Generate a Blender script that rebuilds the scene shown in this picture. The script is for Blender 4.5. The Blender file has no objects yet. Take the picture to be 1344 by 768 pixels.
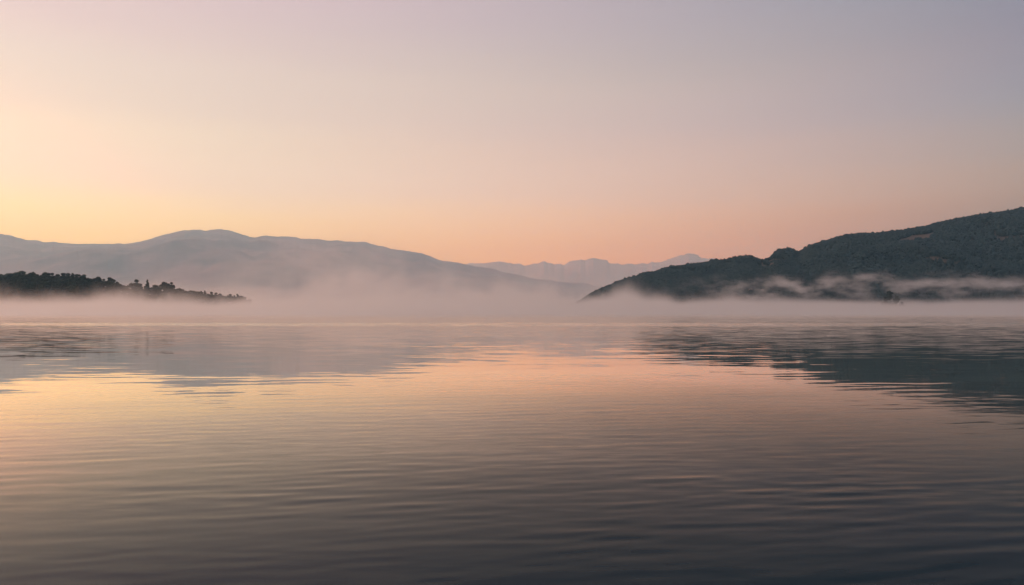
import bpy, math, random
import numpy as np
from mathutils import Vector

random.seed(7)
RNG = np.random.default_rng(11)
S = bpy.context.scene
COL = S.collection
F, CX, HY, CAMZ = 933.0, 672.0, 406.0, 2.0      # focal length in photo pixels, principal column, horizon row, eye height


# ------------------------------------------------------------------ helpers
def srgb(c):
    c = np.asarray(c, float) / 255.0
    return np.where(c <= 0.04045, c / 12.92, ((c + 0.055) / 1.055) ** 2.4)


def tag(o, label=None, cat=None, group=None, kind=None):
    if label: o['label'] = label
    if cat: o['category'] = cat
    if group: o['group'] = group
    if kind: o['kind'] = kind
    return o


def mesh_from(name, v, f, smooth=False, mat=None):
    """v (n,3), f (m,k) arrays with k constant"""
    v = np.asarray(v, np.float32); f = np.asarray(f, np.int32)
    me = bpy.data.meshes.new(name)
    me.vertices.add(len(v)); me.vertices.foreach_set('co', v.ravel())
    k = f.shape[1]
    me.loops.add(f.size); me.loops.foreach_set('vertex_index', f.ravel())
    me.polygons.add(len(f))
    me.polygons.foreach_set('loop_start', np.arange(0, f.size, k, dtype=np.int32))
    me.polygons.foreach_set('loop_total', np.full(len(f), k, np.int32))
    me.polygons.foreach_set('use_smooth', np.full(len(f), smooth, bool))
    me.update(calc_edges=True); me.validate()
    if mat: me.materials.append(mat)
    return me


def link(name, me, parent=None):
    o = bpy.data.objects.new(name, me); COL.objects.link(o)
    if parent is not None: o.parent = parent
    return o


def grid_faces(nr, nc):
    i = np.arange(nr - 1)[:, None] * nc + np.arange(nc - 1)[None, :]
    i = i.ravel()
    return np.stack([i, i + 1, i + nc + 1, i + nc], 1)


def hash2(ix, iy, seed):
    h = (ix.astype(np.int64) * 374761393 + iy.astype(np.int64) * 668265263 + seed * 974634211) & 0xFFFFFFFF
    h = ((h ^ (h >> 13)) * 1274126177) & 0xFFFFFFFF
    return ((h ^ (h >> 16)) & 0xFFFF) / 65535.0


def vnoise(x, y, seed=0):
    ix, iy = np.floor(x), np.floor(y)
    fx, fy = x - ix, y - iy
    fx = fx * fx * fx * (fx * (fx * 6 - 15) + 10); fy = fy * fy * fy * (fy * (fy * 6 - 15) + 10)
    a = hash2(ix, iy, seed); b = hash2(ix + 1, iy, seed); c = hash2(ix, iy + 1, seed); d = hash2(ix + 1, iy + 1, seed)
    return (a + (b - a) * fx) * (1 - fy) + (c + (d - c) * fx) * fy


def fbm(x, y, seed=0, oct=5):
    x = np.asarray(x, float); y = np.asarray(y, float)
    s, a, t = 0, 1.0, 0
    for k in range(oct):
        s = s + a * (vnoise(x, y, seed + k) - 0.5); t += a
        x = x * 2.03 + 17.3; y = y * 2.03 - 9.1; a *= 0.5
    return s / t * 2


def smooth01(t):
    t = np.clip(t, 0, 1); return t * t * (3 - 2 * t)


class NT:
    """short-hand for building node trees"""
    def __init__(self, tree):
        self.t = tree; self.n = tree.nodes; self.l = tree.links

    def node(self, typ, **kw):
        n = self.n.new(typ)
        for k, v in kw.items(): setattr(n, k, v)
        return n

    def put(self, sock, v):
        if isinstance(v, bpy.types.NodeSocket): self.l.new(v, sock)
        elif v is not None: sock.default_value = v

    def math(self, op, a, b=None, c=None, clamp=False):
        n = self.node('ShaderNodeMath', operation=op, use_clamp=clamp)
        self.put(n.inputs[0], a)
        if b is not None: self.put(n.inputs[1], b)
        if c is not None: self.put(n.inputs[2], c)
        return n.outputs[0]

    def vmath(self, op, a, b=None):
        n = self.node('ShaderNodeVectorMath', operation=op)
        self.put(n.inputs[0], a)
        if b is not None: self.put(n.inputs[1], b)
        return n.outputs['Value'] if op in ('LENGTH', 'DOT_PRODUCT') else n.outputs['Vector']

    def map(self, v, a, b, c=0.0, d=1.0, smooth=True):
        n = self.node('ShaderNodeMapRange', interpolation_type='SMOOTHSTEP' if smooth else 'LINEAR')
        self.put(n.inputs[0], v)
        for i, q in enumerate((a, b, c, d)): self.put(n.inputs[i + 1], q)
        return n.outputs[0]

    def noise(self, vec, scale=1.0, detail=2.0, rough=0.5, dist=0.0, col=False):
        n = self.node('ShaderNodeTexNoise')
        self.put(n.inputs['Vector'], vec)
        n.inputs['Scale'].default_value = scale; n.inputs['Detail'].default_value = detail
        n.inputs['Roughness'].default_value = rough; n.inputs['Distortion'].default_value = dist
        return n.outputs['Color' if col else 'Fac']

    def mix(self, fac, a, b, blend='MIX'):
        n = self.node('ShaderNodeMix', data_type='RGBA', blend_type=blend)
        self.put(n.inputs[0], fac); self.put(n.inputs[6], a); self.put(n.inputs[7], b)
        return n.outputs[2]


def scaled(t, P, sx, sy, sz, off=(0, 0, 0)):
    mp = t.node('ShaderNodeMapping'); t.put(mp.inputs['Vector'], P)
    mp.inputs['Scale'].default_value = (sx, sy, sz); mp.inputs['Location'].default_value = off
    return mp.outputs[0]


def rgba(c): return (float(c[0]), float(c[1]), float(c[2]), 1.0)


def surface_material(name, dark, light, scale, rough=0.9, extra=None):
    m = bpy.data.materials.new(name); m.use_nodes = True
    t = NT(m.node_tree); b = m.node_tree.nodes['Principled BSDF']
    geo = t.node('ShaderNodeNewGeometry')
    f = t.noise(geo.outputs['Position'], scale, 5.0, 0.62)
    f = t.map(f, 0.32, 0.68)
    c = t.mix(f, rgba(dark), rgba(light))
    if extra is not None:
        a = t.node('ShaderNodeAttribute', attribute_name='clearing')
        c = t.mix(a.outputs['Fac'], c, rgba(extra))
    t.put(b.inputs['Base Color'], c)
    b.inputs['Roughness'].default_value = rough
    b.inputs['Specular IOR Level'].default_value = 0.15
    return m


# ------------------------------------------------------------------ world: hazy dawn sky
GLOW_AZ = math.radians(-45.0)
SUN_EL = math.radians(13.0)
SUN_AZ = math.radians(-66.0)
# rows: elevation in degrees; three columns: towards the glow, between, away from it (linear light)
SKY_E = [0.0, 4.0, 8.0, 13.0, 18.0, 24.0, 34.0, 50.0, 90.0]
SKY = {
    'L': [(1.198, 2.260, 0.343), (1.062, 2.154, 0.333), (0.868, 1.284, 0.857), (0.789, 0.909, 0.737), (0.776, 0.663, 0.665), (0.866, 0.614, 0.671), (1.720, 1.255, 1.100), (1.795, 1.299, 1.150), (2.000, 1.419, 1.320)],
    'M': [(2.321, 0.663, 0.030), (2.223, 0.809, 0.030), (1.446, 0.899, 0.697), (1.042, 0.703, 0.635), (0.783, 0.658, 0.572), (0.552, 0.451, 0.512), (0.232, 0.229, 0.271), (0.301, 0.290, 0.340), (2.000, 1.420, 1.320)],
    'R': [(0.030, 0.030, 0.030), (0.030, 0.030, 0.030), (0.356, 0.280, 0.203), (0.263, 0.286, 0.378), (0.216, 0.209, 0.327), (0.134, 0.185, 0.291), (0.039, 0.049, 0.086), (0.061, 0.080, 0.130), (2.000, 1.420, 1.320)],
}
NISHITA_STRENGTH = 0.02


def build_world():
    w = bpy.data.worlds.new('World'); S.world = w; w.use_nodes = True
    w.node_tree.nodes.clear()
    t = NT(w.node_tree)
    out = t.node('ShaderNodeOutputWorld'); bg = t.node('ShaderNodeBackground')
    tc = t.node('ShaderNodeTexCoord'); d = tc.outputs['Generated']
    sep = t.node('ShaderNodeSeparateXYZ'); t.put(sep.inputs[0], d)
    x, y, z = sep.outputs
    el = t.math('MULTIPLY', t.math('ARCSINE', z), 180 / math.pi)
    # broad, very faint streaks of high cloud
    st = t.node('ShaderNodeMapping'); t.put(st.inputs['Vector'], d); st.inputs['Scale'].default_value = (1.0, 1.0, 13.0)
    nz = t.noise(st.outputs[0], 2.0, 6.0, 0.6)
    nzc = t.math('SUBTRACT', nz, 0.5)
    el = t.math('ADD', el, t.math('MULTIPLY', nzc, 2.4))
    fac = t.math('DIVIDE', t.math('MAXIMUM', el, 0.0), 90.0)
    fac = t.math('POWER', fac, 0.5)                         # more room for the low sky
    hl = t.math('MAXIMUM', t.math('SQRT', t.math('ADD', t.math('MULTIPLY', x, x), t.math('MULTIPLY', y, y))), 1e-4)
    dg = t.math('ADD', t.math('MULTIPLY', x, math.sin(GLOW_AZ)), t.math('MULTIPLY', y, math.cos(GLOW_AZ)))
    ang = t.math('ARCCOSINE', t.math('MULTIPLY', t.math('DIVIDE', dg, hl), 0.99999))
    u = t.math('DIVIDE', ang, math.radians(84.0), clamp=True)
    iu = t.math('SUBTRACT', 1.0, u)
    wL = t.math('MULTIPLY', iu, iu); wR = t.math('MULTIPLY', u, u)
    wM = t.math('MULTIPLY', t.math('MULTIPLY', u, iu), 2.0)
    tot = None
    for key, wt in (('L', wL), ('M', wM), ('R', wR)):
        r = t.node('ShaderNodeValToRGB'); cr = r.color_ramp; cr.interpolation = 'EASE' if False else 'CARDINAL'
        while len(cr.elements) < len(SKY_E): cr.elements.new(0.5)
        for i, e in enumerate(SKY_E):
            cr.elements[i].position = math.sqrt(e / 90.0)
        for i in range(len(SKY_E)):
            cr.elements[i].color = tuple(max(0, min(1, q / 2.5)) for q in SKY[key][i]) + (1.0,)
        t.put(r.inputs[0], fac)
        c = t.vmath('SCALE', r.outputs[0]); n = c.node
        t.put(n.inputs['Scale'], t.math('MULTIPLY', wt, 2.5))
        tot = c if tot is None else t.vmath('ADD', tot, c)
    # the hot orange heart of the glow, just off to the left
    ga = t.math('DIVIDE', ang, math.radians(13.0)); ge = t.math('DIVIDE', t.math('SUBTRACT', el, 8.0), 5.0)
    gw = t.math('EXPONENT', t.math('MULTIPLY', t.math('ADD', t.math('MULTIPLY', ga, ga), t.math('MULTIPLY', ge, ge)), -1.0))
    gv = t.node('ShaderNodeVectorMath', operation='SCALE'); gv.inputs[0].default_value = (0.9, 0.04, 0.0); t.put(gv.inputs['Scale'], gw)
    tot = t.vmath('ADD', tot, gv.outputs[0])
    nis = t.node('ShaderNodeTexSky', sky_type='NISHITA'); nis.sun_disc = False
    nis.sun_elevation = SUN_EL; nis.sun_rotation = SUN_AZ
    nis.air_density = 1.6; nis.dust_density = 3.0; nis.ozone_density = 1.5
    ns = t.vmath('SCALE', nis.outputs[0]); ns.node.inputs['Scale'].default_value = NISHITA_STRENGTH
    tot = t.vmath('ADD', tot, ns)
    t.put(bg.inputs['Color'], tot); bg.inputs['Strength'].default_value = 1.0
    t.l.new(bg.outputs[0], out.inputs['Surface'])


build_world()

sl = bpy.data.lights.new('sun', 'SUN'); sl.energy = 0.85; sl.angle = math.radians(18); sl.color = (1.0, 0.66, 0.5)
so = bpy.data.objects.new('sun', sl); COL.objects.link(so)
sd = Vector((math.sin(SUN_AZ) * math.cos(SUN_EL), math.cos(SUN_AZ) * math.cos(SUN_EL), math.sin(SUN_EL)))
so.rotation_euler = sd.to_track_quat('Z', 'Y').to_euler()
so.location = sd * 200

# ------------------------------------------------------------------ camera
cam = bpy.data.cameras.new('camera'); co = bpy.data.objects.new('camera', cam); COL.objects.link(co)
co.location = (0, 0, CAMZ); co.rotation_euler = (math.pi / 2, 0, 0)
cam.sensor_width = 36; cam.lens = F / 1344 * 36; cam.shift_y = (HY - 384) / 1344
cam.clip_start = 0.1; cam.clip_end = 60000
S.camera = co

# ------------------------------------------------------------------ lake
HAZE_R = 18500.0


def build_water():
    az = np.concatenate([np.radians(np.linspace(-180, -56, 16))[:-1], np.radians(np.linspace(-56, 56, 900)),
                         np.radians(np.linspace(56, 180, 16))[1:]])
    dlr = 0.0046
    r = [0.6]
    while r[-1] < 420: r.append(r[-1] * (1 + dlr) if r[-1] > 3 else r[-1] * 1.03)
    while r[-1] < HAZE_R - 600: r.append(r[-1] * 1.12)
    r = np.array(r)
    R, A = np.meshgrid(r, az, indexing='ij')
    X, Y = R * np.sin(A), R * np.cos(A)
    Z = np.zeros_like(X)
    inside = (np.abs(A) < math.radians(58)) & (R < 430)
    xs, ys, rs = X[inside], Y[inside], R[inside]
    h = np.zeros_like(xs)
    # slowly varying patches of livelier and calmer water
    patch = 1.0 + 0.55 * fbm(xs / 16.0 + 3, ys / 5.5, 21, 3)
    patch2 = 1.0 + 0.9 * fbm(xs / 6.0 + 40, ys / 2.6 + 7, 33, 3)
    near = 0.50 + 0.38 * (1 - smooth01((rs - 9) / 20)) + 0.30 * (1 - smooth01((rs - 4.5) / 5.5))
    near = near * (1 + 0.2 * smooth01((xs + 1.5) / 7.0) * (1 - smooth01((rs - 9) / 9)))      # a light breeze on the right              # livelier close to the shore
    n = 84
    lam = np.exp(RNG.uniform(np.log(0.13), np.log(0.95), n))
    th = np.radians(RNG.normal(-12, 5.0, n)) + np.radians(RNG.choice([0, 0, 0, 0, 0, 12, -14], n))
    slope = 0.0160 * np.sqrt(2.0 / n) * np.interp(np.log(lam), np.log([.13, .2, .34, .55, .95]), [0.6, 1.25, 1.45, .8, .45])
    for i in range(n):
        k = 2 * math.pi / lam[i]
        fade = smooth01((lam[i] / (dlr * rs) - 3.0) / 5.0)
        mod = patch if lam[i] > 0.42 else patch2
        h += slope[i] / k * fade * near * np.clip(mod, 0.1, 2.2) * np.sin(k * (xs * math.sin(th[i]) + ys * math.cos(th[i])) + RNG.uniform(0, 6.28))
    for i in range(10):                                      # long low undulation
        l = RNG.uniform(2.5, 9); k = 2 * math.pi / l; a = math.radians(RNG.normal(-6, 14))
        fade = smooth01((l / (dlr * rs) - 3.0) / 5.0)
        h += 0.0008 / k * fade * np.sin(k * (xs * math.sin(a) + ys * math.cos(a)) + RNG.uniform(0, 6.28))
    edge = smooth01((math.radians(56) - np.abs(A[inside])) / math.radians(4))
    Z[inside] = h * edge * smooth01((420 - rs) / 100)
    v = np.stack([X, Y, Z], -1).reshape(-1, 3)
    f = grid_faces(len(r), len(az))
    nv = len(v)
    m = bpy.data.materials.new('lake_water'); m.use_nodes = True
    m.node_tree.nodes.clear(); t = NT(m.node_tree)
    geo = t.node('ShaderNodeNewGeometry'); P = geo.outputs['Position']
    dist = t.vmath('LENGTH', P)
    mp = t.node('ShaderNodeMapping'); t.put(mp.inputs['Vector'], P); mp.inputs['Scale'].default_value = (0.16, 1.0, 1.0)
    mp.inputs['Rotation'].default_value = (0, 0, math.radians(6))
    nA = t.noise(mp.outputs[0], 2.6, 2.0, 0.55, col=True)
    nf = t.vmath('SUBTRACT', nA, (0.5, 0.5, 0.5))
    # wind-brushed bands lying across the lake
    mb = t.node('ShaderNodeMapping'); t.put(mb.inputs['Vector'], P); mb.inputs['Scale'].default_value = (0.0035, 0.045, 1.0)
    band = t.map(t.noise(mb.outputs[0], 1.0, 3.0, 0.6), 0.38, 0.66, 0.65, 1.45)
    far = t.map(dist, 8.0, 42.0, 0.012, 0.075)
    amp = t.math('MULTIPLY', far, band)
    # a slick-edged ripple line some hundred metres out
    sy = t.node('ShaderNodeSeparateXYZ'); t.put(sy.inputs[0], P)
    wob = t.math('MULTIPLY', t.math('SUBTRACT', t.noise(mb.outputs[0], 2.0, 2.0), 0.5), 14.0)
    yl = t.math('ADD', sy.outputs[1], wob)
    line = t.math('MULTIPLY', t.map(yl, 84.0, 89.0), t.map(yl, 108.0, 103.0))
    amp = t.math('ADD', amp, t.math('MULTIPLY', line, 0.28))
    amp = t.math('MULTIPLY', amp, t.map(dist, 36.0, 78.0, 1.0, 2.4))
    amp = t.math('MULTIPLY', amp, t.map(dist, 2500.0, 900.0, 0.35, 1.0))
    vec = t.vmath('MULTIPLY', nf, (0.35, 1.0, 0.0))
    sc = t.vmath('SCALE', vec); t.put(sc.node.inputs['Scale'], amp)
    # fine cat's-paw ripples close by, livelier to the right
    m2 = t.node('ShaderNodeMapping'); t.put(m2.inputs['Vector'], P); m2.inputs['Scale'].default_value = (0.22, 1.0, 1.0)
    m2.inputs['Rotation'].default_value = (0, 0, math.radians(10))
    nB = t.vmath('SUBTRACT', t.noise(m2.outputs[0], 8.5, 2.0, 0.5, col=True), (0.5, 0.5, 0.5))
    gust = t.map(t.noise(scaled(t, P, 0.10, 0.35, 0), 1.0, 2.0), 0.35, 0.65, 0.5, 1.4)
    a2 = t.math('MULTIPLY', t.math('MULTIPLY', t.map(dist, 22.0, 7.0, 0.01, 0.075), gust), t.map(sy.outputs[0], -2.0, 6.0, 0.6, 1.4))
    s2 = t.vmath('SCALE', t.vmath('MULTIPLY', nB, (0.35, 1.0, 0.0))); t.put(s2.node.inputs['Scale'], a2)
    nrm = t.vmath('NORMALIZE', t.vmath('ADD', t.vmath('ADD', geo.outputs['Normal'], sc), s2))
    deep = t.node('ShaderNodeBsdfDiffuse'); deep.inputs['Color'].default_value = (0.003, 0.019, 0.032, 1)
    gl = t.node('ShaderNodeBsdfGlossy'); gl.inputs['Color'].default_value = (1, .95, .885, 1); gl.inputs['Roughness'].default_value = 0.02
    fr = t.node('ShaderNodeFresnel'); fr.inputs['IOR'].default_value = WATER_IOR
    t.put(gl.inputs['Normal'], nrm); t.put(fr.inputs['Normal'], nrm)
    fac = t.math('MULTIPLY', t.math('POWER', fr.outputs[0], 1.8), 2.65)
    # painted falloff: reflection dimmed in the mix on the near right, gloss slightly roughened
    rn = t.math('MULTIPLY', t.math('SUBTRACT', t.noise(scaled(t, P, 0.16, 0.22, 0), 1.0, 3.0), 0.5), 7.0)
    dim_ruf = t.math('MULTIPLY', t.map(t.math('ADD', sy.outputs[0], rn), -3.5, 5.0), t.map(t.math('ADD', sy.outputs[1], rn), 25.0, 8.0))
    fac = t.math('MULTIPLY', fac, t.math('SUBTRACT', 1.0, t.math('MULTIPLY', dim_ruf, 0.5)))
    t.put(gl.inputs['Roughness'], t.math('ADD', 0.02, t.math('MULTIPLY', dim_ruf, 0.06)))
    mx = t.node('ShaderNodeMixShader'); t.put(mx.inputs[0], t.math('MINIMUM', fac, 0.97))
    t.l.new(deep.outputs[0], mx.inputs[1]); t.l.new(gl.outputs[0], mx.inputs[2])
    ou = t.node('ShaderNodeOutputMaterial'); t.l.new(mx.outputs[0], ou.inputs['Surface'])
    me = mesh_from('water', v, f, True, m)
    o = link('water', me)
    tag(o, 'calm lake surface with fine ripples reflecting the hills and dawn sky', 'lake', kind='structure')
    # lake bed, so the sheet is closed by ground below
    ang = np.linspace(0, 2 * math.pi, 65)[:-1]
    v = np.stack([np.cos(ang) * (HAZE_R - 500), np.sin(ang) * (HAZE_R - 500), np.full(64, -6.0)], 1)
    v = np.vstack([v, [[0, 0, -6.0]]])
    f = np.array([[i, (i + 1) % 64, 64] for i in range(64)])
    tag(link('lake_bed', mesh_from('lake_bed', v, f, False, surface_material('lake_bed_silt', (.05, .045, .035), (.09, .08, .06), 0.2))),
        'silty bed below the lake surface', 'ground', kind='structure')


WATER_IOR = 1.35
build_water()


# ------------------------------------------------------------------ hills traced as ridge lines, each given its own distance
def ridge(pts):
    p = np.array(pts, float)
    return lambda px: np.interp(px, p[:, 0], p[:, 1])


class Hill:
    """Height field over (column, depth): rises from its shore to the ridge and falls away behind it."""
    def __init__(self, pts, y0, y1, back=0.5, power=0.6, amp=0.0, nscale=0.01, seed=0, drop=0.0, jag=0.4, jagscale=9.0):
        self.r = ridge(pts); self.y0 = y0; self.y1 = y1; self.back = back
        self.power, self.amp, self.ns, self.seed, self.drop, self.jag, self.js = power, amp, nscale, seed, drop, jag, jagscale

    def z(self, px, s):
        px = np.asarray(px, float); s = np.asarray(s, float)
        y0, y1 = self.y0(px), self.y1(px)
        Y = y0 + (y1 - y0) * s
        py = self.r(px) + self.jag * fbm(px / self.js, px * 0 + self.seed, self.seed + 5, 4)
        zr = np.maximum((HY - py) / F * y1 + CAMZ - self.drop, 0.0)
        si = np.clip(s, 0, 1)
        f = self.power * si + (1 - self.power) * np.sin(si * math.pi / 2)
        so = np.clip(s - 1, 0, None)
        f = f - 0.25 * so - 1.2 * so * so
        x = (px - CX) / F * Y
        w = np.clip(si * (1 - si) * 4, 0, 1) * np.where(s > 1, 0, 1)
        n = fbm(x * self.ns, Y * self.ns, self.seed, 6)
        n = 0.55 * n + 0.45 * (0.35 - np.abs(fbm(x * self.ns * 0.8 + 9, Y * self.ns * 0.35, self.seed + 40, 4)) * 1.6)
        zz = zr * f + self.amp * n * w * np.clip(zr / (self.amp * 3 + 1e-6), 0, 1)
        # never rise past the traced skyline
        vr = (zr - CAMZ) / y1
        lim = CAMZ + vr * Y * (0.90 + 0.10 * si)
        zz = np.where(s < 1, np.minimum(zz, np.maximum(lim, zr * f * 0.98)), zz)
        return x, Y, zz - 1.2 * (1 - smooth01(si * 12))

    def build(self, name, px, smax, ns, mat, label, cat, mask=None):
        s = np.concatenate([np.linspace(-0.03, 1, ns), np.linspace(1, smax, max(6, ns // 6))[1:]])
        SS, PX = np.meshgrid(s, px, indexing='ij')
        x, y, z = self.z(PX, SS)
        v = np.stack([x, y, z], -1).reshape(-1, 3)
        me = mesh_from(name, v, grid_faces(len(s), len(px)), True, mat)
        if mask is not None:
            a = me.attributes.new('clearing', 'FLOAT', 'POINT')
            a.data.foreach_set('value', mask(PX, SS, x, y, z).ravel().astype(np.float32))
        o = link(name, me)
        return tag(o, label, cat, kind='structure')


const = lambda c: (lambda px: np.full_like(np.asarray(px, float), c))

# --- far range
far_pts = [(-700, 345), (0, 340), (380, 352), (480, 356), (560, 351), (600, 348.5), (621, 346), (640, 344.6), (661, 343.4), (675, 345.2), (688, 347.4),
           (701, 344.6), (715, 343.9), (726, 346.8), (741, 347.5), (746, 345), (751, 342.6), (768, 342), (779, 340.6), (790, 340), (798, 342), (801, 344),
           (807, 344.6), (815, 346.5), (822, 347), (839, 345.7), (862, 344), (875, 341), (888, 336.8), (897, 335), (906, 334), (920, 336.6), (933, 339.6),
           (960, 343), (1010, 346), (1100, 352), (1300, 345), (2000, 330)]
far = Hill(far_pts, const(12500), const(15500), amp=190, nscale=0.0009, seed=3, jag=3.2, jagscale=11)
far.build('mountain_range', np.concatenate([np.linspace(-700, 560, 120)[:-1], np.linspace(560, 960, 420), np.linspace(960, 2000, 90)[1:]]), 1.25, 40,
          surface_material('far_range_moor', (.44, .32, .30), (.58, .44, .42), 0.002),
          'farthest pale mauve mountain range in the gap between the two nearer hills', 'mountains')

# --- big hill on the left
left_pts = [(-900, 330), (-600, 300), (-400, 268), (-250, 266), (-120, 286), (-40, 302), (0, 306), (14, 308.5), (24, 311), (34, 313.8), (45, 316), (62, 317.8), (100, 319.6),
            (135, 320.2), (160, 320), (172, 318.4), (185, 316), (205, 311), (220, 307), (232, 304.2), (243, 302.6), (257, 301), (264, 302), (270, 303.5),
            (280, 302), (291, 301), (298, 302), (307, 304.6), (316, 308), (327, 311.6), (337, 311), (349, 309.6), (358, 310.2), (366, 310.6), (385, 312), (400, 312.8),
            (414, 313.4), (428, 315), (446, 316), (480, 318.6), (492, 321), (500, 324), (526, 328.5), (554, 332.4), (566, 336.5), (577, 342), (596, 344.5), (614, 347), (634, 350.6),
            (654, 355), (672, 359.3), (691, 363.6), (706, 366), (721, 368), (738, 371), (750, 371.2), (761, 371), (770, 372.3), (778, 374), (802, 379), (830, 386), (860, 396), (900, 404)]
lm = Hill(left_pts, lambda px: 5200 + 700 * fbm(np.asarray(px) / 160., np.asarray(px) * 0, 8, 3) + np.clip(np.asarray(px) - 550, 0, None) * 3.0,
          lambda px: 10000 + 0 * np.asarray(px, float), amp=260, nscale=0.0011, seed=14, jag=1.7, jagscale=12)
lm.build('mountain', np.concatenate([np.linspace(-900, -20, 160)[:-1], np.linspace(-20, 900, 700)]), 1.3, 90,
         surface_material('heather_moor', (.10, .075, .085), (.30, .205, .205), 0.0022),
         'broad smooth mauve mountain with a double summit rising behind the wooded headland', 'mountain')

# --- dark wooded hill on the right
right_pts = [(700, 409), (735, 407), (756, 401), (767, 394.5), (774, 388.5), (780, 384.5), (792, 378.5), (804, 374), (811, 369.5), (817, 367.8), (826, 365), (844, 360.6), (862, 356.8), (875, 351.2), (888, 349),
             (915, 346.3), (929, 343.4), (937.5, 340.8), (944, 341.6), (960, 339), (973, 336.2), (984, 336), (993, 339.8), (1000, 341), (1007, 340),
             (1013, 336), (1018, 330.5), (1025, 327), (1038, 326), (1043, 328.5), (1048.6, 331), (1054, 326.8), (1061, 323), (1068, 320), (1077, 318),
             (1095, 313), (1110, 309), (1128, 306), (1148, 306), (1174, 303), (1212, 297), (1246, 288.5), (1282, 282), (1307, 278.7), (1344, 272.5),
             (1450, 256), (1600, 240), (1900, 232), (2300, 250)]
rh = Hill(right_pts, lambda px: 860 - np.clip(np.asarray(px, float) - 780, 0, 600) * 0.08 + 10 * fbm(np.asarray(px) / 40., np.asarray(px) * 0, 4, 3),
          lambda px: 985 + np.clip(np.asarray(px, float) - 760, 0, 800) * 0.55, amp=34, nscale=0.0085, seed=27, drop=4.0, jag=0.3, jagscale=8, power=0.72)


def on_photo(px, py, h=rh, lo=0.05, hi=0.995):
    """depth share on the hill whose surface shows at a photo point"""
    s = np.linspace(lo, hi, 400)
    x, y, z = h.z(np.full(400, float(px)), s)
    rows = HY - (z - CAMZ) / y * F
    return s[int(np.argmin(np.abs(rows - py)))]


def clearing_mask(PX, SS, x, y, z):
    rows = HY - (z - CAMZ) / y * F
    m = np.zeros_like(PX)
    wob = 2.0 * fbm(PX / 9., rows / 3., 66, 3)
    for cx, cy, hw, hh, tilt, a in ((1202, 313.5, 27, 4.4, -0.17, 1.0), (1228, 341, 18, 3.4, 0.10, .8), (1260, 345, 28, 2.0, -0.1, .45), (1143, 341, 22, 2.2, -0.28, .55),
                                    (1318, 316, 24, 1.8, -0.22, .45), (1062, 324, 8, 3.0, -0.6, .8), (1092, 328, 5, 2.0, -0.6, .6), (1290, 300, 16, 4, -1.0, .35),
                                    (1130, 356, 14, 1.6, 0.1, .4), (1196, 351, 6, 1.4, 0, .6)):
        dx = (PX - cx) / hw; dy = (rows - cy - tilt * (PX - cx)) / hh
        m = np.maximum(m, a * smooth01((1.25 - np.sqrt(dx * dx + dy * dy) - 0.18 * wob) / 0.5))
    # bracken and grass streaks running along the slope
    st = fbm(x / 55 + 3, z / 7.0, 71, 4) + 0.5 * fbm(x / 20, z / 5.0, 72, 3)
    m = np.maximum(m, 0.75 * smooth01((st - 0.30) / 0.30) * smooth01((rows - 285) / 25))
    return m * (SS < 0.97)


rh.build('hill', np.concatenate([np.linspace(702, 1380, 560)[:-1], np.linspace(1380, 2300, 150)]), 1.35, 150,
         surface_material('hill_scrub', (.008, .024, .028), (.020, .040, .040), 0.03, extra=(.13, .105, .088)),
         'dark wooded hillside sloping down to the water on the right', 'hill', mask=clearing_mask)

# --- wooded headland, left foreground
HEAD_TOP = ridge([(-520, 352), (-300, 350), (-120, 354), (-40, 356), (0, 357.5), (25, 355.5), (51, 358), (76, 357), (101, 359.5), (121, 362.5), (138, 364), (152, 365.4), (158, 370), (164, 375),
                  (202, 375.5), (208, 372), (215, 370.5), (223, 370), (230, 375), (235, 379), (253, 380.6), (268, 383), (281, 383.5), (291, 386), (311, 387), (324, 392), (330, 398), (334, 405)])


def head_height(px):        # how tall the trees stand on the headland
    return np.interp(px, [-300, 60, 150, 165, 205, 225, 240, 300, 325, 334], [12, 12, 11, 9, 9, 10, 9.5, 9, 7.5, 4])


head_pts = [(p, float(HEAD_TOP(p) + 0.80 * head_height(p) / 600 * F)) for p in np.linspace(-520, 336, 200)]
head_pts = [(p, min(y, 407.5)) for p, y in head_pts]
tip = lambda px: np.clip((338 - np.asarray(px, float)) / 90, 0.05, 1)
hd = Hill(head_pts, lambda px: 600 - 58 * tip(px), lambda px: 600 + 0 * np.asarray(px, float), amp=2.0, nscale=0.03, seed=51, jag=0.3, jagscale=12, power=0.45)
hd.build('headland', np.linspace(-520, 336, 260), 1.9, 30, surface_material('headland_soil', (.022, .026, .017), (.05, .045, .03), 0.15),
         'low headland under dark trees reaching into the lake on the left', 'headland')

# --- small wooded point below the right hill
IX, IY = (1168 - CX) / F * 715, 715.0
gx, gy = np.meshgrid(np.linspace(-27, 27, 40), np.linspace(-21, 21, 30), indexing='xy')
gz = 10.5 * np.exp(-(gx / 12) ** 2 - (gy / 11) ** 2) - 0.9 + 0.6 * fbm(gx / 8, gy / 8, 77, 4)
gz = np.where(np.maximum(np.abs(gx) / 27, np.abs(gy) / 21) > 0.97, -2.5, gz)
islet = link('islet', mesh_from('islet', np.stack([gx + IX, gy + IY, gz], -1).reshape(-1, 3), grid_faces(30, 40), True, bpy.data.materials['headland_soil']))
tag(islet, 'small dark mound with trees standing in the mist under the right hill', 'islet', kind='structure')

# ------------------------------------------------------------------ trees
bark = surface_material('bark', (.03, .024, .018), (.07, .055, .04), 3.0)


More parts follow.
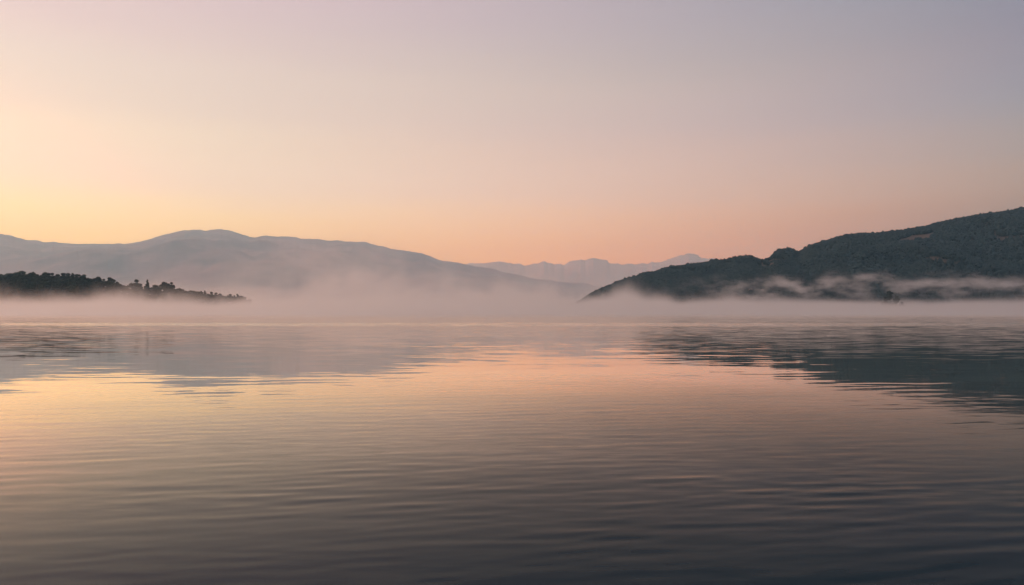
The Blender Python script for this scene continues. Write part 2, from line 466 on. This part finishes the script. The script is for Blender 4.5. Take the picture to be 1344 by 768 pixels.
def foliage_material(name, dark, light):
    m = bpy.data.materials.new(name); m.use_nodes = True
    t = NT(m.node_tree); b = m.node_tree.nodes['Principled BSDF']
    g = t.node('ShaderNodeNewGeometry'); oi = t.node('ShaderNodeObjectInfo')
    f = t.noise(g.outputs['Position'], 0.7, 3.0, 0.6)
    f = t.math('ADD', f, t.math('MULTIPLY', t.math('SUBTRACT', oi.outputs['Random'], 0.5), 0.35))
    t.put(b.inputs['Base Color'], t.mix(t.map(f, 0.3, 0.75), rgba(dark), rgba(light)))
    b.inputs['Roughness'].default_value = 0.8; b.inputs['Specular IOR Level'].default_value = 0.2
    return m


leaf_mat = foliage_material('foliage', (.012, .028, .026), (.030, .050, .038))


def ico(sub):
    t = (1 + 5 ** .5) / 2
    v = [(-1, t, 0), (1, t, 0), (-1, -t, 0), (1, -t, 0), (0, -1, t), (0, 1, t), (0, -1, -t), (0, 1, -t), (t, 0, -1), (t, 0, 1), (-t, 0, -1), (-t, 0, 1)]
    f = [(0, 11, 5), (0, 5, 1), (0, 1, 7), (0, 7, 10), (0, 10, 11), (1, 5, 9), (5, 11, 4), (11, 10, 2), (10, 7, 6), (7, 1, 8), (3, 9, 4), (3, 4, 2), (3, 2, 6), (3, 6, 8), (3, 8, 9), (4, 9, 5), (2, 4, 11), (6, 2, 10), (8, 6, 7), (9, 8, 1)]
    v = [np.array(p) / np.linalg.norm(p) for p in v]
    for _ in range(sub):
        cache, nf = {}, []

        def mid(a, b):
            k = (min(a, b), max(a, b))
            if k not in cache:
                p = v[a] + v[b]; v.append(p / np.linalg.norm(p)); cache[k] = len(v) - 1
            return cache[k]
        for a, b, c in f:
            ab, bc, ca = mid(a, b), mid(b, c), mid(c, a)
            nf += [(a, ab, ca), (b, bc, ab), (c, ca, bc), (ab, bc, ca)]
        f = nf
    return np.array(v), np.array(f)


def tube(p0, p1, r0, r1, n=7):
    p0, p1 = np.array(p0, float), np.array(p1, float)
    d = p1 - p0; d /= np.linalg.norm(d)
    a = np.cross(d, [0.3, 0.8, 0.1]); a /= np.linalg.norm(a); b = np.cross(d, a)
    ang = np.arange(n) * 2 * math.pi / n
    ring = np.cos(ang)[:, None] * a + np.sin(ang)[:, None] * b
    v = np.vstack([p0 + ring * r0, p1 + ring * r1])
    f = [[i, (i + 1) % n, n + (i + 1) % n, n + i] for i in range(n)]
    return v, np.array(f)


def tree_meshes(kind, seed):
    """unit-height tree: trunk with limbs, and a crown of leaf clumps with an uneven outline"""
    g = np.random.default_rng(seed)
    lumps = []
    if kind == 'round':
        for _ in range(13):
            a = g.uniform(0, 6.28); hh = g.uniform(0.24, 0.86); w = 0.34 * math.sin(math.pi * max(hh - 0.14, .05) / 0.86) ** 0.7
            rr = g.uniform(0.35, 0.9) * w
            lumps.append((math.cos(a) * rr, math.sin(a) * rr, hh, g.uniform(0.10, 0.17)))
        lumps.append((g.uniform(-.05, .05), g.uniform(-.05, .05), 0.84, 0.14))
        lumps.append((0, 0, 0.58, 0.2)); lumps.append((0, 0, 0.34, 0.19))
    else:                                                   # narrower, pine-like with a ragged spire
        for k in range(12):
            hh = 0.17 + 0.77 * k / 11; w = 0.21 * (1 - (hh - .2) / .85) ** 0.75 + 0.025
            a = g.uniform(0, 6.28)
            lumps.append((math.cos(a) * w * .55, math.sin(a) * w * .55, hh, w * g.uniform(.65, .95)))
    tv, tf = [], []
    sv, sf = ico(1)
    off = 0
    quads_v, quads_f = [], []
    for (x, y, z, r) in lumps:
        d = 1 + 0.30 * (g.random(len(sv)) - 0.5)
        p = sv * (r * 0.86 * d)[:, None] * np.array([1.05, 1.05, 0.85]) + np.array([x, y, z])
        tv.append(p); tf.append(sf + off); off += len(p)
        n = 46                                              # leaf sprays standing out of the clump
        dirs = g.normal(size=(n, 3)); dirs /= np.linalg.norm(dirs, axis=1)[:, None]
        c = dirs * r * g.uniform(0.8, 1.18, n)[:, None] * np.array([1.05, 1.05, 0.85]) + np.array([x, y, z])
        for q in range(n):
            t1 = g.normal(size=3); t1 /= np.linalg.norm(t1); t2 = np.cross(t1, dirs[q] + 0.4 * g.normal(size=3)); t2 /= np.linalg.norm(t2) + 1e-6
            s1, s2 = g.uniform(.018, .042), g.uniform(.012, .03)
            b = off; tv.append(np.array([c[q] + t1 * s1, c[q] + t2 * s2 - t1 * s1 * .3, c[q] - t2 * s2 - t1 * s1 * .3])); tf.append(np.array([[b, b + 1, b + 2]])); off += 3
    crown = mesh_from('crown', np.vstack(tv), np.vstack(tf), False, leaf_mat)
    bv, bf, off = [], [], 0
    segs = [((0, 0, -0.04), (0.01, 0, 0.35), .028, .019), ((0.01, 0, 0.35), (-0.01, 0.01, 0.8), .019, .006)]
    for _ in range(4):
        a = g.uniform(0, 6.28); h0 = g.uniform(.28, .55)
        segs.append(((0, 0, h0), (math.cos(a) * .17, math.sin(a) * .17, h0 + g.uniform(.1, .2)), .011, .004))
    for s in segs:
        v, f = tube(*s); bv.append(v); bf.append(f + off); off += len(v)
    trunk = mesh_from('trunk', np.vstack(bv), np.vstack(bf), True, bark)
    return trunk, crown


PROTO = [tree_meshes('round', 100 + i) for i in range(6)] + [tree_meshes('pine', 200 + i) for i in range(4)]


def plant(name, x, y, z, h, wid, proto, label, group=None):
    e = bpy.data.objects.new(name, None); e.empty_display_size = 1; COL.objects.link(e)
    e.location = (x, y, z); e.scale = (h * wid, h * wid, h); e.rotation_euler = (0, 0, random.uniform(0, 6.28))
    tr, cr = PROTO[proto]
    for nm, me in (('trunk', tr), ('crown', cr)):
        o = bpy.data.objects.new(nm, me); COL.objects.link(o); o.parent = e
    return tag(e, label, 'tree', group)


def head_zone(px):
    if px < 156: return 'dark tree in the dense wood along the headland crest left of the tall pair', 'trees on the high crest of the headland'
    if px < 236: return 'dark tree in the dip of the headland around and right of the tall pair', 'trees in the dip of the headland'
    return 'small dark tree on the low outer tip of the headland, sloping to the water', 'trees on the low tip of the headland'


def plant_head(px, s, h, wid, proto, label, group=None, top=None):
    x, y, z = (float(q) for q in hd.z(px, s))
    z = max(z, -0.3)
    if top is not None: h = (HY - top) / F * y + CAMZ - z
    plant('tree', x, y, z - 0.25, h, wid, proto, label, group)


px = -60.0
while px < 331:                                             # the skyline row
    h = float(head_height(px)) * random.uniform(0.86, 1.1)
    top = float(HEAD_TOP(px)) + random.uniform(-2.0, 2.6) * (1.15 if px > 236 else 1.0)
    lab, grp = head_zone(px)
    plant_head(px, random.uniform(0.93, 1.04), h, random.uniform(0.9, 1.2), random.choice([0, 1, 2, 3, 4, 5, 0, 1, 2, 3, 4, 6]), lab, grp, top=top if px < 322 else None)
    px += random.uniform(4.2, 7.4) * (0.78 if px > 230 else 1.0)
for row, (s0, step) in enumerate(((0.78, 8), (0.93, 7.5), (0.58, 10), (0.36, 12), (0.12, 13))):   # the slope down to the water
    px = -60.0 + row * 3
    while px < (330 if row == 1 else 322):
        h = float(head_height(px)) * random.uniform(0.7, 1.0) * (0.62 if row == 1 else 0.95)
        lab, grp = head_zone(px)
        plant_head(px, s0 + random.uniform(-.07, .07), h, random.uniform(0.8, 1.2), random.choice([0, 1, 2, 3, 4, 5, 7]), lab, grp)
        px += random.uniform(0.75, 1.3) * step
px = 226.0
while px < 331:                                             # undergrowth trees closing the low tip
    lab, grp = head_zone(px)
    plant_head(px, random.uniform(0.72, 0.88), float(head_height(px)) * random.uniform(0.6, 0.8), random.uniform(1.1, 1.4), random.choice([0, 1, 2, 3]), lab, grp)
    px += random.uniform(5, 8)
plant_head(178, 0.97, 14, 0.95, 2, 'tall rounded tree standing above the headland wood, left and bigger of a pair', top=365.0)
plant_head(193, 0.97, 13, 0.78, 7, 'tall narrow tree standing above the headland wood, right and slimmer of a pair', top=366.6)

for k, (dx, dy, h, pr) in enumerate(((0, 0, 15, 1), (-7, -4, 11, 3), (7, -3, 11, 0), (-12, -6, 8, 4), (12, -7, 8, 5), (3, -9, 9, 2), (-4, -11, 8, 0), (17, -3, 6, 4), (-18, -2, 6, 3))):
    dx, dy, h = dx * .78, dy * .78, h * .8
    z0 = 10.5 * math.exp(-(dx / 12) ** 2 - (dy / 11) ** 2) - 0.9
    if k == 0:
        plant('tree', IX + dx, IY + dy, z0 - .3, h, 0.8, pr, 'tallest tree in the middle of the misty islet under the right hill')
    else:
        plant('tree', IX + dx, IY + dy, z0 - .3, h, 1.15, pr, 'lower dark tree on the misty islet under the right hill', 'lower trees on the islet')

# --- the hill's forest reads as one mass
def build_forest():
    n = 44000
    px = RNG.uniform(735, 1420, n); s = RNG.uniform(0.02, 1.03, n) ** 0.9
    x, y, z = rh.z(px, s)
    m = clearing_mask(px, s, x, y, z)
    dens = 0.95 + 0.7 * fbm(x / 70, y / 70, 91, 4)
    dens = np.where(s > 0.95, np.maximum(dens, .8), dens)
    keep = (RNG.random(n) > m * 1.6) & (RNG.random(n) < dens) & (z > 0.2)
    x, y, z, s, px = x[keep], y[keep], z[keep], s[keep], px[keep]
    sv, sf = ico(1)
    N = len(x)
    h = RNG.uniform(3.6, 7.4, N) * (1 + 0.35 * fbm(x / 40, y / 40, 12, 3))
    h = np.where(s > 0.93, np.where(RNG.random(N) < 0.10, RNG.uniform(5.0, 7.2, N), np.clip(h, 2.6, 5.0)), h)
    w = h * RNG.uniform(0.32, 0.55, N)
    d = 1 + 0.55 * (RNG.random((N, len(sv))) - 0.5)
    V = np.empty((N, len(sv), 3), np.float32)
    tz = (sv[None, :, 2] * 0.5 + 0.5)
    taper = np.where(RNG.random(N)[:, None] < 0.45, 1.15 - 0.85 * tz, 1.0)
    V[..., 0] = sv[None, :, 0] * d * taper * w[:, None] + x[:, None]
    V[..., 1] = sv[None, :, 1] * d * taper * w[:, None] + y[:, None]
    V[..., 2] = tz * (h[:, None] * (0.9 + 0.2 * d)) + z[:, None] - 0.4
    Fc = (sf[None] + (np.arange(N) * len(sv))[:, None, None]).reshape(-1, 3)
    m = foliage_material('hill_foliage', (.003, .020, .032), (.022, .050, .056))
    nn = [q for q in m.node_tree.nodes if q.type == 'TEX_NOISE'][0]; nn.inputs['Scale'].default_value = 0.022; nn.inputs['Detail'].default_value = 7.0; nn.inputs['Roughness'].default_value = 0.68
    o = link('forest', mesh_from('forest', V.reshape(-1, 3), Fc, False, m))
    tag(o, 'dark blue-green forest covering the hillside on the right', 'forest', kind='stuff')


build_forest()

# --- pale rock outcrops on the dark hill
rock_mat = surface_material('pale_rock', (.16, .13, .12), (.34, .29, .26), 0.35)
for px_, py_, w_, h_, lab in ((1012, 349.5, 3.4, 5.0, 'small pale crag among dark trees below the rounded knoll'),
                              (984, 383.5, 5.0, 4.2, 'pale rocky outcrop low on the hill foot, left of two close together'),
                              (999, 384.5, 4.6, 3.8, 'pale rocky outcrop low on the hill foot, right of two close together'),
                              (1064, 322.5, 8.5, 5.0, 'long pale crag at the skyline just right of the notch'),
                              (1192, 351.5, 2.8, 2.0, 'tiny pale rock by itself midway up the dark hillside')):
    s_ = on_photo(px_, py_)
    x, y, z = (float(q) for q in rh.z(px_, s_))
    sv, sf = ico(3)
    dd = 1 + 0.45 * fbm(sv[:, 0] * 1.7 + px_, sv[:, 1] * 1.7 + sv[:, 2] * 2.3, int(px_), 4) + 0.15 * np.round(fbm(sv[:, 2] * 3 + 1, sv[:, 0] * 2, 5, 2) * 3) / 3
    w_, h_ = w_ * .77, h_ * .77
    p = sv * dd[:, None] * np.array([w_ * 1.1, w_ * 0.7, h_ * 1.1])
    o = link('rock_outcrop', mesh_from('rock_outcrop', p, sf, False, rock_mat)); o.location = (x, y - 3.5, z + 1.0)
    tag(o, lab, 'rock outcrop')


# ------------------------------------------------------------------ air
def box(name, lo, hi, mat, label):
    v = [(x, y, z) for z in (lo[2], hi[2]) for y in (lo[1], hi[1]) for x in (lo[0], hi[0])]
    f = [(0, 2, 3, 1), (4, 5, 7, 6), (0, 1, 5, 4), (2, 6, 7, 3), (0, 4, 6, 2), (1, 3, 7, 5)]
    o = link(name, mesh_from(name, v, f, False, mat))
    o.display_type = 'WIRE'
    return tag(o, label, name, kind='stuff')


hz = bpy.data.materials.new('haze_air'); hz.use_nodes = True; hz.node_tree.nodes.clear()
t = NT(hz.node_tree)
vo = t.node('ShaderNodeVolumePrincipled')
vo.inputs['Color'].default_value = (0.41, 0.74, 0.95, 1); vo.inputs['Absorption Color'].default_value = (1, 1, 1, 1)
vo.inputs['Density'].default_value = 0.000135; vo.inputs['Anisotropy'].default_value = 0.45
ou = t.node('ShaderNodeOutputMaterial'); t.l.new(vo.outputs[0], ou.inputs['Volume'])
box('haze', (-HAZE_R, -HAZE_R, -9), (HAZE_R, HAZE_R, 1550), hz, 'thin blue dawn haze filling the air over the lake and hills')


def mist_material(name, density, step, make):
    m = bpy.data.materials.new(name); m.use_nodes = True; m.node_tree.nodes.clear()
    t = NT(m.node_tree)
    g = t.node('ShaderNodeNewGeometry'); P = g.outputs['Position']
    sep = t.node('ShaderNodeSeparateXYZ'); t.put(sep.inputs[0], P)
    d = make(t, P, *sep.outputs)
    vo = t.node('ShaderNodeVolumePrincipled')
    vo.inputs['Color'].default_value = (1.0, 0.97, 0.95, 1); vo.inputs['Absorption Color'].default_value = (1, 1, 1, 1)
    vo.inputs['Anisotropy'].default_value = MIST_G
    t.put(vo.inputs['Density'], t.math('MULTIPLY', d, density))
    ou = t.node('ShaderNodeOutputMaterial'); t.l.new(vo.outputs[0], ou.inputs['Volume'])
    m.cycles.volume_step_rate = step
    return m


MIST_G = 0.5


def lake_mist(t, P, x, y, z):
    n1 = t.noise(scaled(t, P, 1 / 24, 1 / 60, 1 / 36), 1.0, 4.0, 0.62)
    n2 = t.noise(scaled(t, P, 1 / 160, 1 / 220, 0, (5, 3, 1)), 1.0, 1.0, 0.5)
    top = t.math('ADD', t.map(n2, 0.3, 0.7, 4.5, 8.0), t.map(n1, 0.38, 0.72, -3.0, 30.0, smooth=False))
    top = t.math('MULTIPLY', top, t.map(y, 130.0, 480.0, 0.30, 1.0))
    top = t.math('MULTIPLY', top, t.map(x, 35.0, 130.0, 1.0, 0.54))
    dx = t.math('DIVIDE', t.math('ADD', x, 165.0), 75.0); dy = t.math('DIVIDE', t.math('SUBTRACT', y, 440.0), 190.0)
    hole = t.math('EXPONENT', t.math('MULTIPLY', t.math('ADD', t.math('MULTIPLY', dx, dx), t.math('MULTIPLY', dy, dy)), -1.0))
    top = t.math('MULTIPLY', top, t.math('SUBTRACT', 1.0, t.math('MULTIPLY', hole, 0.55)))
    v = t.math('DIVIDE', z, t.math('MAXIMUM', top, 0.5))
    body = t.map(v, 0.15, 1.15, 1.0, 0.0)
    edge = t.map(t.math('ADD', y, t.math('MULTIPLY', t.math('SUBTRACT', n2, 0.5), 100.0)), 118.0, 235.0)
    end = t.map(y, 735.0, 640.0)
    return t.math('MULTIPLY', t.math('MULTIPLY', body, body), t.math('MULTIPLY', edge, end))


def drift_mist(t, P, x, y, z):
    def blob(cx, cz, sx, sz):
        a = t.math('DIVIDE', t.math('SUBTRACT', x, cx), sx); b = t.math('DIVIDE', t.math('SUBTRACT', z, cz), sz)
        return t.math('EXPONENT', t.math('MULTIPLY', t.math('ADD', t.math('MULTIPLY', a, a), t.math('MULTIPLY', b, b)), -1.0))
    a = t.math('ADD', t.math('MULTIPLY', blob(-370.0, 0.0, 170.0, 92.0), 1.1), t.math('MULTIPLY', blob(-60.0, 0.0, 330.0, 58.0), 0.9))
    a = t.math('ADD', a, t.math('MULTIPLY', blob(-900.0, 0.0, 520.0, 40.0), 0.9))
    n = t.noise(scaled(t, P, 1 / 85, 1 / 300, 1 / 75), 1.0, 5.0, 0.6)
    n = t.map(n, 0.40, 0.66, 0.04, 2.2, smooth=False)
    ends = t.math('MULTIPLY', t.map(y, 1230.0, 1420.0), t.map(y, 2080.0, 1850.0))
    return t.math('MULTIPLY', t.math('MULTIPLY', a, n), ends)


def foot_mist(t, P, x, y, z):
    n = t.noise(scaled(t, P, 1 / 58, 1 / 70, 0, (2.3, 0, 0)), 1.0, 2.0, 0.5)
    n3 = t.noise(scaled(t, P, 1 / 24, 1 / 40, 1 / 12), 1.0, 4.0, 0.6)
    zc = t.map(n, 0.3, 0.7, 15.0, 40.0, smooth=False)
    q = t.math('DIVIDE', t.math('SUBTRACT', z, zc), t.map(n, 0.3, 0.7, 9.0, 5.5))
    band = t.math('EXPONENT', t.math('MULTIPLY', t.math('MULTIPLY', q, q), -1.0))
    low = t.map(z, 3.0, t.map(n, 0.25, 0.75, 20.0, 9.0), 1.0, 0.0)
    w = t.math('MULTIPLY', t.map(n3, 0.45, 0.67, 0.0, 1.35), t.map(x, 160.0, 320.0))
    d = t.math('ADD', t.math('MULTIPLY', band, w), low)
    return t.math('MULTIPLY', d, t.math('MULTIPLY', t.map(y, 738.0, 756.0), t.map(x, 20.0, 330.0)))


box('mist', (-620, 95, -0.8), (560, 736, 34), mist_material('lake_mist', 0.018, 0.16, lake_mist), 'low bank of pale pink mist lying on the lake below the hills')
o = box('mist', (-1500, 1215, -0.8), (420, 2100, 190), mist_material('drift_mist', 0.0040, 0.35, drift_mist), 'tall soft drift of mist rising in front of the left mountain')
o = box('mist', (-40, 737, -0.8), (760, 848, 66), mist_material('foot_mist', 0.022, 0.16, foot_mist), 'torn wisps of mist hanging along the foot of the right hill')

# ------------------------------------------------------------------ render settings
S.view_settings.view_transform = 'Standard'; S.view_settings.look = 'None'; S.view_settings.exposure = 0; S.view_settings.gamma = 1
S.view_settings.use_curve_mapping = False
c = S.cycles
c.use_denoising = True
c.max_bounces = 6; c.diffuse_bounces = 2; c.glossy_bounces = 3; c.transmission_bounces = 2; c.transparent_max_bounces = 8
c.volume_bounces = 3; c.volume_max_steps = 256
c.use_adaptive_sampling = True; c.adaptive_threshold = 0.01
c.caustics_reflective = False; c.caustics_refractive = False
